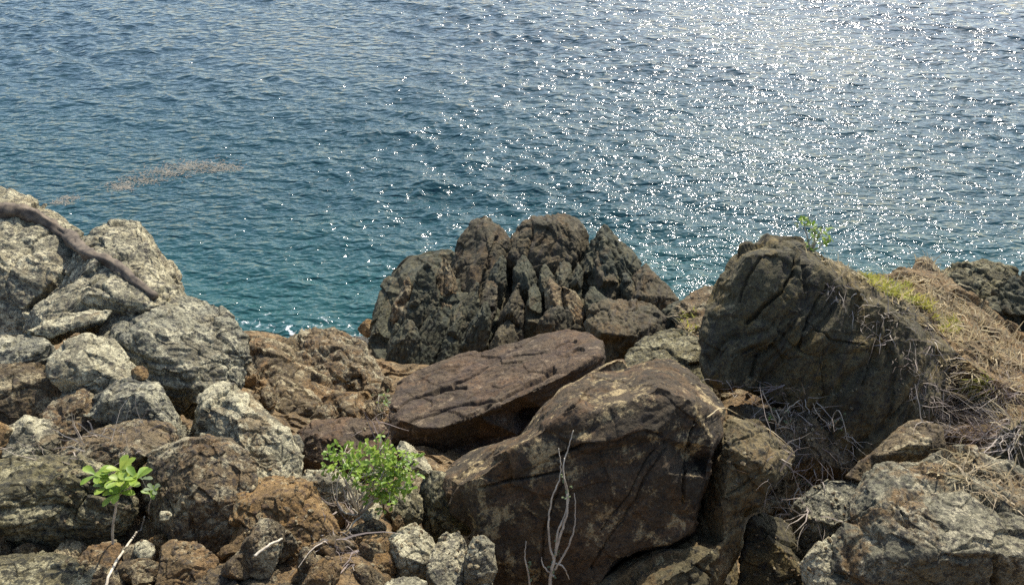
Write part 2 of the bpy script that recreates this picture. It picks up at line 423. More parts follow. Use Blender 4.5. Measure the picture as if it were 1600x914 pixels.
    # camera-free local frame used only to orient the bedding
    L = np.stack([v @ RT, v @ UP, v @ FW], 1); ls = L / size + r.uniform(0, 40, 3)
    warp = np.stack([fbm(ls * 2, 2, s + 1), fbm(ls * 2, 2, s + 2), fbm(ls * 2, 2, s + 3)], 1)
    d = lump * size * fbm(ls * 1.8, 3, s)
    if facet:
        f1, f2, pl = worley((ls + .22 * warp) / cell, s + 20)
        d += facet * size * pl
        d -= crack * size * (1 - sstep(0, .09, f2 - f1)) * sstep(-.15, .35, fbm(ls * 3, 2, s + 9))
        g1, g2, pm = worley((ls + .12 * warp) / (cell * .36), s + 31)
        d += facet * .36 * size * pm
        d -= crack * .3 * size * (1 - sstep(0, .1, g2 - g1)) * sstep(0, .3, fbm(ls * 5, 2, s + 8))
    if streak:
        ca, sa = sdir; nl = math.hypot(ca, sa); ca, sa = ca / nl, sa / nl
        A = L[:, 0] * ca + L[:, 1] * sa; B = -L[:, 0] * sa + L[:, 1] * ca
        q = np.stack([A / size * 7, B / size * 1.1, L[:, 2] / size * 2.2], 1) + warp * 1.1 + r.uniform(0, 9, 3)
        rd = ridged(q, 3, s + 40)
        d -= streak * size * (sstep(.35, .95, rd) * 1.0 - .3)
        q2 = np.stack([A / size * 17, B / size * 1.6, L[:, 2] / size * 5], 1) + warp * 2
        d += streak * .5 * size * perlin(q2, s + 44)
    d += fine * size * (fbm(ls * 9, 4, s + 50, .62) * 1.6)
    d += vs * .9 * fbm(L / (vs * 5), 2, s + 60)
    cl = .14 * size; d = np.clip(d, -cl, cl)
    if grooves:
        rel = v + org - CAM; zd = rel @ FW
        gx = 800 + FPX * (rel @ RT) / zd + 9 * fbm(L / size * 5, 2, s + 70) + 3 * fbm(L / size * 22, 2, s + 72); gy = 457 - FPX * (rel @ UP) / zd + 9 * fbm(L / size * 5, 2, s + 71)
        face = sstep(0, .3, -(nrm @ FW))
        for line, wd, dp in grooves:
            best = np.full(N, 1e9)
            for (x0, y0), (x1, y1) in zip(line[:-1], line[1:]):
                l2 = (x1 - x0) ** 2 + (y1 - y0) ** 2; tt = np.clip(((gx - x0) * (x1 - x0) + (gy - y0) * (y1 - y0)) / l2, 0, 1)
                best = np.minimum(best, np.hypot(gx - x0 - tt * (x1 - x0), gy - y0 - tt * (y1 - y0)))
            d -= dp * (1 - sstep(.15, 1, best / wd)) * face
    set_v(me2, v + nrm * d[:, None])
    sm = np.ones(len(me2.polygons), bool); me2.polygons.foreach_set('use_smooth', sm)
    ob = link(name, me2, M[mat]); ob.location = org
    if parent: ob.parent = parent; ob.location = Vector(org) - parent.location
    else: tag(ob, label, cat, group)
    o3 = Vector(org); BV.append(BVHTree.FromPolygons([q + o3 for q in (u.co for u in me2.vertices)], [tuple(p.vertices) for p in me2.polygons]))
    return ob

bpy.context.view_layer.update(); add_bvh(ground)
DIAG = dict(streak=.03, sdir=(.42, 1)); VS = dict(streak=.04, sdir=(1, .12))
ROUGH = dict(lump=.02, facet=.04, cell=.38, fine=.014, smooth=3, cuts=6, grow=1.6)

# ---- central crag (far) ------------------------------------------------------
cg = 'spires of the dark crag at the water edge'
crag = rock('rock_outcrop', 'jagged dark crag of many pointed spires at the water edge, behind the red-brown slab', 'crag', 10.6,
     [(582,492),(588,466),(603,440),(622,425),(640,405),(662,402),(680,398),(706,392),(722,420),(760,440),(820,452),(900,440),(960,450),(1000,470),(1030,500),(990,540),(935,550),(860,560),(760,590),(690,605),(622,598),(600,585),(596,545),(584,520)],
     [(612,470,-.05),(640,430,.05),(655,440,-.25),(700,440,-.2),(650,540,-.35),(700,520,-.5),(760,500,-.5),(740,560,-.5),(820,500,-.55),(880,490,-.5),(860,530,-.5),(615,560,-.1)],
     tilt=.35, thick=.7, tback=.35, smooth=3, streak=.022, sdir=(1, -.1), facet=.014, cell=.2, crack=.01, lump=.015, fine=.006)
SP = dict(parent=crag, thick=.6, smooth=1, lump=.012, facet=.022, crack=.015, fine=.007, tback=.12, cell=.3)
rock('spire', None, 'cragbrown', 11.0,
     [(690,490),(700,440),(710,395),(722,368),(738,346),(750,343),(758,335),(768,343),(786,360),(799,376),(804,400),(795,440),(780,490),(745,520),(705,520)],
     [(745,362,-.12),(757,350,-.1),(762,380,-.3),(738,420,-.45),(770,420,-.35),(720,470,-.4),(750,470,-.5)], tilt=.2, streak=.02, sdir=(1, -.2), grooves=[([(775,372),(760,420),(742,480)], 4, .06), ([(722,385),(712,430)], 3, .04)], **SP)
rock('spire', None, 'cragbrown', 11.2,
     [(768,470),(780,410),(796,375),(812,352),(828,341),(850,336),(880,336),(902,343),(916,358),(919,385),(908,430),(890,475),(800,480)],
     [(820,358,-.25),(860,347,-.3),(900,362,-.22),(800,400,-.4),(850,400,-.5),(900,405,-.35),(845,450,-.5)], tilt=.1, streak=.022, sdir=(1, -.1), grooves=[([(835,350),(822,400),(815,440)], 3, .05), ([(885,352),(893,400)], 3, .04)], **SP)
rock('spire', None, 'crag', 10.9,
     [(888,480),(902,430),(914,395),(928,372),(936,362),(944,350),(954,362),(972,378),(990,398),(1002,418),(1002,450),(985,490),(905,500)],
     [(942,368,-.2),(925,420,-.4),(948,420,-.55),(972,405,-.2),(938,465,-.5),(975,455,-.3)], tilt=.15, streak=.03, sdir=(1, .5), grooves=[([(950,372),(968,420),(975,470)], 4, .07), ([(930,385),(915,440)], 3, .05), ([(965,380),(990,430)], 3, .05)], **SP)
rock('spire', None, 'cragbrown', 10.4,
     [(958,490),(972,458),(990,432),(1003,416),(1010,411),(1020,424),(1042,445),(1060,468),(1052,490),(1010,505)],
     [(1008,426,-.15),(1000,462,-.35),(1030,462,-.15)], tilt=.3, streak=.02, **SP)
# blades: (tip x, tip y, width, height, depth, lean, material), nearer ones lower on the face
for x, y, w_, h_, d_, ln, mt in [
 (818,398,44,80,10.5,.05,'crag'), (884,402,38,74,10.5,-.1,'crag'), (941,384,46,120,10.4,.12,'cragbrown'), (905,412,30,70,10.45,-.2,'crag'),
 (786,398,36,74,10.45,-.25,'crag'), (852,412,34,60,10.4,.1,'crag'), (668,410,60,130,10.25,-.12,'crag'), (694,402,40,110,10.4,.1,'tan'),
 (634,440,46,120,10.3,-.15,'tan'), (612,455,50,140,10.2,-.15,'crag'), (650,455,56,130,10.1,-.2,'crag'), (742,446,44,100,10.05,-.2,'crag'),
 (770,430,38,90,10.15,-.2,'cragbrown'), (806,444,54,110,9.95,-.15,'cragbrown'), (834,438,32,90,10.0,0,'crag'), (862,434,44,70,10.05,.2,'tan'),
 (884,440,40,70,10.0,.3,'tan'), (975,428,40,80,10.25,.3,'crag'), (760,474,46,90,9.85,-.25,'crag'), (722,470,50,110,9.9,-.2,'crag'),
 (684,480,50,100,9.85,-.2,'crag'), (870,474,80,70,9.75,.1,'cragbrown'), (640,500,60,90,9.8,-.15,'crag'), (925,448,50,60,9.9,.3,'crag'), (795,500,50,60,9.7,-.2,'cragbrown')]:
    g = lambda: random.gauss(0, .035)
    o_ = [(x + ((u + g()) * w_ + ln * v * h_), y + (v + g() * .5) * h_) for u, v in ((-.05, -.01), (.05, -.01), (.2, .14), (.34, .34), (.46, .65), (.5, 1.1), (-.5, 1.1), (-.46, .62), (-.33, .3), (-.18, .12))]
    rk = random.uniform(-.12, .12)
    rock('blade', None, mt, d_, o_, [(x + rk * w_ * .3 + ln * h_ * .12, y + h_ * .12, -.06), (x + rk * w_ + ln * h_ * .4, y + h_ * .4, -.2), (x + rk * w_ + ln * h_ * .8, y + h_ * .8, -.26)], tilt=.15,
         **{**SP, 'thick': .9, 'streak': .03, 'sdir': (1, ln), 'facet': .02, 'fine': .004, 'tback': .06, 'crack': .01, 'lump': .006, 'cuts': 3})
rock('boulder', 'rounded dark purple-brown boulder between the crag and the red-brown slab', 'cragbrown', 9.2,
     [(913,498),(925,478),(950,470),(990,470),(1022,478),(1040,497),(1036,520),(1015,545),(990,575),(950,572),(932,545),(918,520)],
     [(950,484,-.1),(1000,488,-.12),(940,520,-.4),(985,525,-.42),(1015,510,-.2)], tilt=.4, facet=.04, streak=.02)
rock('rock', 'cracked grey-brown rock directly above the pointed tip of the big dark slab', 'lichen', 8.0,
     [(975,575),(990,545),(1005,522),(1035,508),(1070,512),(1098,528),(1108,560),(1110,600),(1060,615),(1000,610)],
     tilt=.6, **ROUGH)
rock('rock', 'small dark stone at the right foot of the crag by the sunlit sea', 'crag', 9.6, [(1030,485),(1048,470),(1066,466),(1078,480),(1076,508),(1052,515),(1034,505)], tilt=.5, **ROUGH)
rock('rock', 'low brown rock between the crag and the large streaked rock', 'brown', 9.2, [(1062,480),(1078,462),(1100,448),(1130,446),(1150,470),(1140,520),(1100,535),(1070,515)], tilt=.6, **ROUGH)

rock('rock', 'tan rock at the left foot of the very large streaked rock', 'tan', 8.4,
     [(1050,520),(1070,500),(1100,494),(1125,505),(1130,560),(1120,620),(1060,600)], tilt=.9, thick=1.2, **ROUGH)
# ---- shoreline rocks left of the crag ---------------------------------------
rock('rock', 'wet grey ledge at the waterline in the gap left of the crag', 'wet', 12.0, [(535,535),(548,520),(570,512),(590,525),(604,560),(590,580),(560,570)], tilt=.9, **ROUGH)
rock('stone', 'small orange stone at the waterline touching the crag', 'orange', 11.4, [(558,515),(563,503),(576,498),(590,505),(590,522),(572,526)], tilt=.7, **ROUGH)
rock('rock', 'dark low brown rock whose edge meets the foam, left of the crag', 'brown', 8.6,
     [(440,545),(458,525),(490,515),(520,512),(552,528),(572,545),(590,572),(614,598),(612,640),(585,650),(520,620),(465,600),(445,570)],
     [(480,530,-.1),(530,540,-.25),(470,570,-.2),(560,580,-.3),(520,590,-.35),(590,610,-.25)], tilt=.75, streak=.03, sdir=(.5, 1), facet=.06)
rock('rock', 'tan-brown rough rock next to the large grey boulder, with the sea right above it', 'tan', 7.6,
     [(368,600),(376,560),(388,535),(405,526),(430,528),(452,545),(475,580),(520,610),(580,625),(605,650),(600,668),(540,668),(480,680),(455,705),(400,690),(372,640)],
     [(395,545,-.05),(425,550,-.15),(400,590,-.3),(440,600,-.3),(420,640,-.35),(480,635,-.3),(550,645,-.2)], tilt=.7, streak=.03, sdir=(.6, 1), facet=.06)

# ---- left group ---------------------------------------------------------------
rock('boulder', 'huge grey boulder at the left edge carrying the bent branch, highest against the sea', 'granite', 6.3,
     [(-70,310),(-30,296),(5,294),(45,306),(80,326),(105,348),(124,370),(132,402),(118,440),(80,480),(40,512),(-10,540),(-70,550)],
     [(0,318,-.15),(60,345,-.2),(100,375,-.2),(-20,400,-.45),(50,420,-.5),(90,430,-.35),(0,480,-.5)], tilt=.95, **{**ROUGH, 'cell': .6, 'cuts': 4}, crack=.02, grooves=[([(45,485),(75,455),(105,425)], 7, .08)], streak=.02, sdir=(.5,1))
rock('boulder', 'grey boulder with a flat domed top jutting out in front of the teal sea', 'granite', 6.0,
     [(120,410),(128,378),(150,354),(178,347),(215,347),(245,355),(262,378),(280,392),(286,415),(280,440),(300,470),(290,520),(200,530),(130,510),(90,470)],
     [(165,366,-.1),(215,364,-.12),(255,400,-.1),(160,410,-.35),(220,415,-.38),(140,460,-.4),(210,470,-.42),(265,460,-.2)], tilt=.95, **ROUGH, streak=.02, sdir=(.4,1))
rock('rock', 'grey sloping rock wedged under the branch between the two largest grey boulders', 'granite', 5.6,
     [(28,520),(60,478),(95,445),(130,425),(170,440),(215,462),(222,490),(170,500),(120,510),(80,530),(40,535)], tilt=.7, bulge=.1, **ROUGH)
rock('boulder', 'largest rounded grey boulder in front, its right edge overhanging the tan-brown rock', 'bluegrey', 5.4,
     [(152,540),(175,500),(210,475),(260,462),(305,462),(340,476),(362,500),(378,530),(384,570),(372,605),(340,625),(300,640),(250,620),(200,600),(165,575)],
     [(205,495,-.1),(270,480,-.1),(330,500,-.12),(185,535,-.28),(240,520,-.38),(310,530,-.45),(355,555,-.25),(240,570,-.45),(310,590,-.42),(280,615,-.3)], tilt=.8, **ROUGH, streak=.02, sdir=(.3,1))
rock('rock_slab', 'thin pale slab with a bright upper edge bridging a dark hollow at left', 'pale', 5.35,
     [(40,518),(60,500),(100,490),(140,484),(170,486),(160,500),(120,510),(90,520),(60,528)], tilt=1.0, bulge=.08, thick=.3, **ROUGH)
rock('rock', 'blue-grey lump at the left edge beneath the thin pale slab', 'bluegrey', 5.1, [(-30,540),(5,522),(40,518),(72,532),(90,556),(80,580),(40,590),(-30,580)], tilt=.6, **ROUGH)
rock('rock', 'cream crusted rock in front of the largest rounded grey boulder', 'pale', 4.95,
     [(78,560),(100,538),(135,520),(175,530),(200,560),(222,590),(210,615),(150,620),(105,605),(82,585)], tilt=.75, **ROUGH)
rock('stone', 'small orange-red stone lying against the largest rounded grey boulder', 'orange', 4.85, [(203,588),(206,577),(216,571),(228,575),(232,586),(224,594),(210,595)], tilt=.6, **ROUGH)
rock('rock', 'tan and brown rock at the left edge above the cream patch', 'tan', 4.9,
     [(-60,575),(-10,562),(40,562),(80,580),(95,610),(85,650),(40,668),(-20,665),(-60,660)], tilt=.7, **ROUGH)
rock('rock', 'brown crumbly rock between the tan one at the edge and the long grey-white one', 'brown', 4.75,
     [(70,620),(95,595),(130,600),(160,630),(165,670),(130,700),(80,700),(62,660)], tilt=.7, **ROUGH)
rock('rock', 'long grey-white rock stretching toward the brown flat rock', 'bluegrey', 4.7,
     [(110,600),(150,590),(200,588),(245,596),(285,618),(302,650),(292,680),(260,690),(215,670),(160,655),(120,640)],
     [(150,610,-.08),(210,612,-.12),(265,635,-.12),(170,635,-.18),(240,655,-.2)], tilt=.7, **ROUGH)
rock('rock', 'pale yellowish rock under the tan one at the left edge', 'pale', 4.55, [(10,670),(40,650),(80,655),(98,680),(88,710),(50,722),(5,720)], tilt=.6, **ROUGH)
rock('stone', 'orange-stained stone cut by the left edge of the picture', 'orange', 4.5, [(-40,670),(-5,655),(18,670),(22,700),(5,718),(-40,715)], tilt=.4, **ROUGH)
rock('rock', 'white speckled angular rock left of the orange-brown slope', 'pale', 4.7,
     [(275,690),(290,655),(310,622),(350,598),(385,612),(415,640),(442,670),(462,700),(460,730),(430,745),(380,740),(320,710)],
     [(330,635,-.06),(375,650,-.12),(425,690,-.1),(320,680,-.22),(370,705,-.25)], tilt=.65, **ROUGH, streak=.02, sdir=(1,1))
rock('rock', 'flat red-brown rock just behind the bright green seedling', 'brown', 4.45,
     [(90,715),(120,690),(160,668),(215,652),(262,662),(282,690),(268,720),(220,735),(150,735),(100,735)],
     [(160,685,-.05),(220,678,-.06),(150,712,-.2),(220,710,-.22)], tilt=.9, **ROUGH)
rock('boulder', 'broad dark lichened boulder at the left edge below the flat red-brown rock', 'lichen', 4.0,
     [(-70,750),(-20,722),(40,712),(100,710),(150,720),(185,745),(200,785),(188,830),(150,860),(90,880),(-20,875),(-70,860)],
     [(0,740,-.05),(80,732,-.08),(150,745,-.08),(0,780,-.28),(80,775,-.32),(150,790,-.28),(40,830,-.35),(120,830,-.32)], tilt=.35, **ROUGH, streak=.025, sdir=(.2,1))
rock('boulder', 'brown and grey pitted boulder right of the bright green seedling', 'brown', 4.05,
     [(222,745),(240,712),(275,690),(320,682),(362,684),(388,706),(394,745),(388,790),(360,830),(320,855),(280,845),(245,805),(228,775)],
     [(260,715,-.05),(320,700,-.08),(365,712,-.08),(260,755,-.24),(320,750,-.32),(370,755,-.2),(300,805,-.3),(345,800,-.25)], tilt=.45, **ROUGH)
rock('rock', 'mossy tan rock filling the bottom left corner', 'lichen', 3.5,
     [(-70,900),(-10,872),(50,862),(105,868),(140,895),(160,940),(170,1000),(-70,1000)], tilt=.7, **ROUGH)
rock('stone', 'round yellowish stone near the foot of the long pale twig', 'pale', 3.75, [(208,862),(212,848),(225,842),(238,848),(242,862),(236,874),(220,876)], tilt=.5, lump=.02, facet=.02)
rock('stone', 'small white quartz stone beside the upper end of the long pale twig', 'pale', 3.9, [(246,806),(252,798),(264,797),(270,805),(264,814),(252,814)], tilt=.5, **ROUGH)
rock('rock', 'yellow-tan crumbling rock at the base of the seedling stem', 'tan', 3.75, [(120,880),(140,852),(175,842),(200,858),(205,890),(180,914),(140,914)], tilt=.7, **ROUGH)
rock('rock', 'earthy brown rock low between the pitted boulder and the bottom edge', 'earth', 3.65, [(235,870),(270,842),(310,848),(335,875),(330,920),(280,940),(235,920)], tilt=.7, **ROUGH)
rock('rock', 'orange-brown weathered rock forming a slope down the middle of the left half', 'orange', 3.9,
     [(375,770),(398,738),(430,722),(462,735),(490,765),(515,800),(530,840),(520,890),(470,910),(400,905),(345,890),(335,860),(365,835)],
     [(420,750,-.05),(460,770,-.1),(400,800,-.15),(450,820,-.22),(500,840,-.1),(380,860,-.16),(440,870,-.2)], tilt=.8, streak=.008, sdir=(.4,1), **{**ROUGH, 'facet': .06})
rock('rock', 'grey gravelly rock at the bottom edge left of centre', 'litter', 3.5,
     [(300,925),(330,890),(380,880),(430,888),(480,905),(500,950),(480,1000),(300,1000)], tilt=.9, **ROUGH)
rock('rock', 'tan lichened rock at the bottom edge under the orange-brown slope', 'lichen', 3.65,
     [(460,905),(490,880),(540,880),(580,900),(600,950),(560,1000),(470,990)], tilt=.8, **ROUGH)
rock('rock', 'smooth-topped brown rock right behind the leafy green bush', 'slab', 5.3,
     [(462,705),(470,675),(495,660),(540,652),(590,656),(608,680),(606,715),(580,745),(530,750),(480,745)],
     [(490,680,-.08),(545,668,-.1),(590,685,-.08),(490,715,-.2),(545,710,-.26)], tilt=.7, **ROUGH)
rock('stone', 'grey stone tucked left of the smooth-topped brown rock', 'bluegrey', 5.2, [(448,700),(455,680),(468,678),(474,695),(470,712),(455,715)], tilt=.6, **ROUGH)
rock('rock', 'cream and grey knobbly rock in front of the leafy green bush, on its left', 'pale', 4.55,
     [(470,752),(482,735),(515,732),(550,745),(575,765),(575,788),(545,800),(510,800),(485,780)], tilt=.5, **ROUGH)
rock('stone', 'whitish pointed stone between the leafy green bush and the big dark slab', 'pale', 4.6, [(622,700),(628,688),(645,694),(665,718),(678,742),(665,750),(645,735),(630,718)], tilt=.6, **ROUGH)
rock('stone', 'greenish-grey stone half hidden under the right side of the leafy green bush', 'lichen', 4.45, [(608,800),(620,765),(645,752),(662,775),(660,810),(635,825),(612,818)], tilt=.4, **ROUGH)
rock('boulder', 'pale boulder with a bright flat top in front of the leafy green bush', 'pale', 4.0,
     [(590,850),(598,822),(620,810),(648,815),(672,835),(684,862),(672,895),(640,912),(610,900),(595,875)],
     [(615,828,-.03),(650,835,-.05),(612,862,-.16),(650,868,-.18),(635,890,-.16)], tilt=.5, **ROUGH)
rock('stone', 'tall grey rounded stone leaning beside the pale boulder with the bright flat top', 'granite', 3.85,
     [(668,920),(672,875),(684,845),(700,830),(716,828),(728,848),(732,890),(726,940),(690,950)], tilt=.35, **ROUGH)
rock('stone', 'dark grey stone pressed against the lower left face of the big dark slab', 'bluegrey', 3.8,
     [(728,930),(728,870),(738,838),(755,835),(770,850),(776,890),(768,940)], tilt=.2, **ROUGH)
rock('stone', 'pale low stone at the bottom edge beside the tall grey rounded stone', 'pale', 3.6, [(598,925),(612,903),(640,898),(664,908),(672,940),(640,960),(605,955)], tilt=.8, **ROUGH)
rock('stone', 'small tan stone in the dirt left of the pale boulder with the bright flat top', 'tan', 4.1, [(548,830),(555,812),(575,808),(592,818),(590,840),(570,848)], tilt=.7, **ROUGH)
rock('stone', 'small cream stone in the dirt under the stems of the leafy green bush', 'pale', 4.2, [(560,800),(568,786),(590,784),(600,798),(590,812),(570,812)], tilt=.7, **ROUGH)

# ---- big slabs ---------------------------------------------------------------
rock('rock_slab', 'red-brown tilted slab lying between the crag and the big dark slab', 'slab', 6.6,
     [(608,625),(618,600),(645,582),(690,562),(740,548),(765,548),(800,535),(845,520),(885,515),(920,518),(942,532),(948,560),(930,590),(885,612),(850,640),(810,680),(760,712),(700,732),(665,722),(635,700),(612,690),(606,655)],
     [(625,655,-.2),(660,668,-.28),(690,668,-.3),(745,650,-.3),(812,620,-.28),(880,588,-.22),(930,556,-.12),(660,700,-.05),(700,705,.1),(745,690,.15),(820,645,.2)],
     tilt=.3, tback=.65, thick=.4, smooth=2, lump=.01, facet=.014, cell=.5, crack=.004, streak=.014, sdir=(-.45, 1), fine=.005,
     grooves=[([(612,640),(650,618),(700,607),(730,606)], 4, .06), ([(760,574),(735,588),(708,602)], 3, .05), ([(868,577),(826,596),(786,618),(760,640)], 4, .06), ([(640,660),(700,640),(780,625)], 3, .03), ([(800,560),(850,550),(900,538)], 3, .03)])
rock('boulder', 'grey blocky boulder joined to the lower left corner of the big dark slab', 'lichen', 4.5,
     [(656,800),(658,762),(672,736),(700,738),(720,748),(760,738),(800,715),(812,740),(800,790),(760,815),(720,822),(695,838),(668,825)],
     [(680,755,-.06),(730,768,-.1),(775,750,-.1),(680,800,-.12),(740,795,-.2)], tilt=.3, **ROUGH)
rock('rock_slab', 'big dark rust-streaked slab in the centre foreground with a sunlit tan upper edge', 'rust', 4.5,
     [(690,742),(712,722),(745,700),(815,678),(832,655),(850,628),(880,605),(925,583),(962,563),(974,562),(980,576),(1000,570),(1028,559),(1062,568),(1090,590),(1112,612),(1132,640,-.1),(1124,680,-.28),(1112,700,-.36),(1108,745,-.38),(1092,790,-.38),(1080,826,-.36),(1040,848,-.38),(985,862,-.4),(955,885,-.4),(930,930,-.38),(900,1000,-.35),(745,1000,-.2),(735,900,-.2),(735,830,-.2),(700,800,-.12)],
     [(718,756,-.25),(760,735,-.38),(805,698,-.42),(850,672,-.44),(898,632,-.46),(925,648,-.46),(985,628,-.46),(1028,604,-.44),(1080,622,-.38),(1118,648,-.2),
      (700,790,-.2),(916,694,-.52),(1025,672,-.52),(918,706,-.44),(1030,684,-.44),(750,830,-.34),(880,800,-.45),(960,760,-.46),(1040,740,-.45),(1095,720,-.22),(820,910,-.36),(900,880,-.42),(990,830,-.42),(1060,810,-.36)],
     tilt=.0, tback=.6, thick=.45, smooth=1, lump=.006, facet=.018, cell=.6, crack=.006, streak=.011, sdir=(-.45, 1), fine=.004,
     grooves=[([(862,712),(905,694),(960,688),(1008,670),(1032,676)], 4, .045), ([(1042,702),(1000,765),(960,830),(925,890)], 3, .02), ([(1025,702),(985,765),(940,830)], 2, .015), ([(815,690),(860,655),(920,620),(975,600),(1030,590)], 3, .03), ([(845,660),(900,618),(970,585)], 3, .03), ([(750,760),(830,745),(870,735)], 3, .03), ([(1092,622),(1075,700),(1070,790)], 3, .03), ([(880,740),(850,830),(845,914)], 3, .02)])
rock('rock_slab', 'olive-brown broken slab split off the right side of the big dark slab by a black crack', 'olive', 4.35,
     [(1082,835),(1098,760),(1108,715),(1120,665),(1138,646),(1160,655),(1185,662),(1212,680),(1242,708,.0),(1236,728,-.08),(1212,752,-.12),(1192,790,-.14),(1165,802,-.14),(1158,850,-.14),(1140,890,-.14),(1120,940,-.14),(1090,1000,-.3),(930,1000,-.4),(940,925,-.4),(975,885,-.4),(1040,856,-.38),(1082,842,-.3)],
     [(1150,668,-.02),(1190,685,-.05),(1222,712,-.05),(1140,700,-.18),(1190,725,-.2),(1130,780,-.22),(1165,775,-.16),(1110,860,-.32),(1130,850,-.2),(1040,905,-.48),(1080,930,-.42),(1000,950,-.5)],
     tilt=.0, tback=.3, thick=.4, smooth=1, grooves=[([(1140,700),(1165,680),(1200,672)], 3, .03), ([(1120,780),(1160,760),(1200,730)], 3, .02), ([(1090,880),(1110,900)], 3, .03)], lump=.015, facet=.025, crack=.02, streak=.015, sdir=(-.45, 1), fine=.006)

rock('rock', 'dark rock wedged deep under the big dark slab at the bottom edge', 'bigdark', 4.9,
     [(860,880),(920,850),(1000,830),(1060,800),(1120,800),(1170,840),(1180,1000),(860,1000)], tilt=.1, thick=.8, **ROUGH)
# ---- right group ----------------------------------------------------------------
rock('boulder', 'very large dark streaked rock on the right with the green sprig growing from its top', 'bigdark', 6.6,
     [(1106,560,-.2),(1108,520,-.2),(1114,480,-.16),(1128,442,-.1),(1142,415),(1158,392),(1180,380),(1215,373),(1248,378),(1275,395),(1310,412),(1345,432),(1395,458),(1440,500),(1485,550),(1480,600),(1455,650),(1410,690,-.3),(1350,705,-.4),(1290,670,-.42),(1230,625,-.4),(1170,600,-.35),(1118,585,-.28)],
     [(1168,402,-.32),(1215,392,-.42),(1250,400,-.44),(1285,425,-.46),(1340,455,-.48),(1395,490,-.46),(1440,530,-.38),(1135,460,-.25),(1130,540,-.32),
      (1225,450,-.55),(1200,520,-.5),(1280,520,-.58),(1360,540,-.54),(1430,580,-.4),(1200,580,-.42),(1290,610,-.52),(1370,640,-.5),(1430,630,-.35)],
     tilt=.0, tback=.5, thick=.6, smooth=1, grow=.7,
     grooves=[([(1246,398),(1238,430),(1208,470),(1170,505)], 5, .07), ([(1190,402),(1168,432),(1158,470)], 3, .03), ([(1290,445),(1262,500),(1252,545)], 3, .035), ([(1262,500),(1300,530),(1352,540)], 2.5, .03), ([(1385,500),(1372,560),(1345,600)], 3, .03), ([(1180,560),(1175,590)], 4, .05)], streak=.034, sdir=(1, -.5), facet=.02, lump=.012, fine=.008, cell=.4, crack=.008)
rock('rock_outcrop', 'earthy ridge on the right covered in dry grass behind the large streaked rock', 'earth', 7.0,
     [(1310,440),(1345,424),(1395,430),(1440,418),(1475,430),(1530,480),(1590,520),(1680,560),(1740,640),(1740,760),(1600,740),(1480,680),(1430,640),(1380,560)],
     [(1380,445,-.1),(1460,450,-.1),(1530,510,-.1),(1620,570,-.1),(1440,520,-.4),(1500,580,-.5),(1600,650,-.5),(1680,700,-.3)], tilt=.9, thick=.5, **ROUGH)
rock('rock', 'grey-green rock on the far right skyline behind the dry grass', 'lichen', 8.6,
     [(1455,445),(1472,425),(1500,412),(1530,406),(1562,412),(1590,420),(1592,470),(1560,500),(1510,490),(1475,470)], tilt=.8, streak=.03, sdir=(.4,1), facet=.05)
rock('rock', 'dark ridged rock at the far right edge with a black shadowed cleft', 'crag', 8.0,
     [(1528,485),(1545,465),(1565,445),(1590,425),(1620,412),(1700,410),(1720,520),(1660,570),(1600,540),(1555,520)],
     [(1570,462,-.05),(1620,440,-.05),(1580,490,-.35),(1640,490,-.4)], tilt=.5, streak=.05, sdir=(1,.8), facet=.05)
rock('stone', 'small brown stone at the water edge on the right beside the foam', 'brown', 8.8, [(1425,425),(1432,406),(1446,400),(1462,408),(1475,425),(1460,440),(1435,440)], tilt=.6, **ROUGH)
rock('rock', 'flat-topped tan rock under the dry scrub on the right, shaded on its front', 'tan', 4.9,
     [(1322,745),(1345,722),(1375,700),(1400,672),(1420,655),(1448,655),(1472,668),(1478,695),(1455,722),(1400,735),(1350,755)],
     [(1420,668,-.0),(1450,672,0),(1380,712,-.12),(1420,695,-.2),(1450,695,-.16)], tilt=.3, lump=.02, facet=.03, fine=.01)
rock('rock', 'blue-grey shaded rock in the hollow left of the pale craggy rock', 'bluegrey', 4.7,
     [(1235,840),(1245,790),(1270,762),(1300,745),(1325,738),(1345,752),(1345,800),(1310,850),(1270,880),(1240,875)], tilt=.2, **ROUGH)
rock('rock_outcrop', 'large grey and orange craggy rock in the bottom right corner', 'corner', 4.0,
     [(1300,880),(1318,830),(1335,800),(1350,770),(1362,740),(1378,722),(1410,720),(1440,728),(1475,712),(1520,704),(1560,718),(1610,750),(1690,790),(1700,1000),(1330,1000)],
     [(1385,738,-.04),(1440,748,-.04),(1500,735,.05),(1570,760,.05),(1650,810,.05),(1375,790,-.2),(1430,790,-.28),(1500,790,-.18),(1590,830,-.2),(1390,870,-.28),(1460,870,-.35),(1550,890,-.4),(1640,900,-.35)],
     tilt=.4, thick=.45, **{**ROUGH, 'cuts': 3}, streak=.012, sdir=(1,.3))
rock('rock', 'sharp cream-edged rock poking up at the bottom, left of the corner craggy rock', 'pale', 3.9,
     [(1252,880),(1275,850),(1300,835),(1322,838),(1318,880),(1335,925),(1320,1000),(1270,1000)], tilt=.3, **ROUGH)
rock('rock', 'dark brown rock at the right edge above the corner craggy rock', 'lichen', 4.7,
     [(1535,720),(1545,690),(1580,665),(1630,645),(1700,640),(1710,780),(1650,800),(1590,760)], tilt=.2, **ROUGH)
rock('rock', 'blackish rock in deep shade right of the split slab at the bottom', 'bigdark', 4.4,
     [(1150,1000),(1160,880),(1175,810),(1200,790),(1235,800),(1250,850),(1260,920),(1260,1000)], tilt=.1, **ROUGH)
rock('rock', 'litter-strewn brown rock in the gully behind the split slab', 'litter', 6.1,
     [(1110,640),(1130,612),(1180,612),(1240,630),(1300,660),(1340,700),(1330,745),(1270,750),(1230,720),(1180,665),(1130,650)], tilt=.8, **ROUGH)

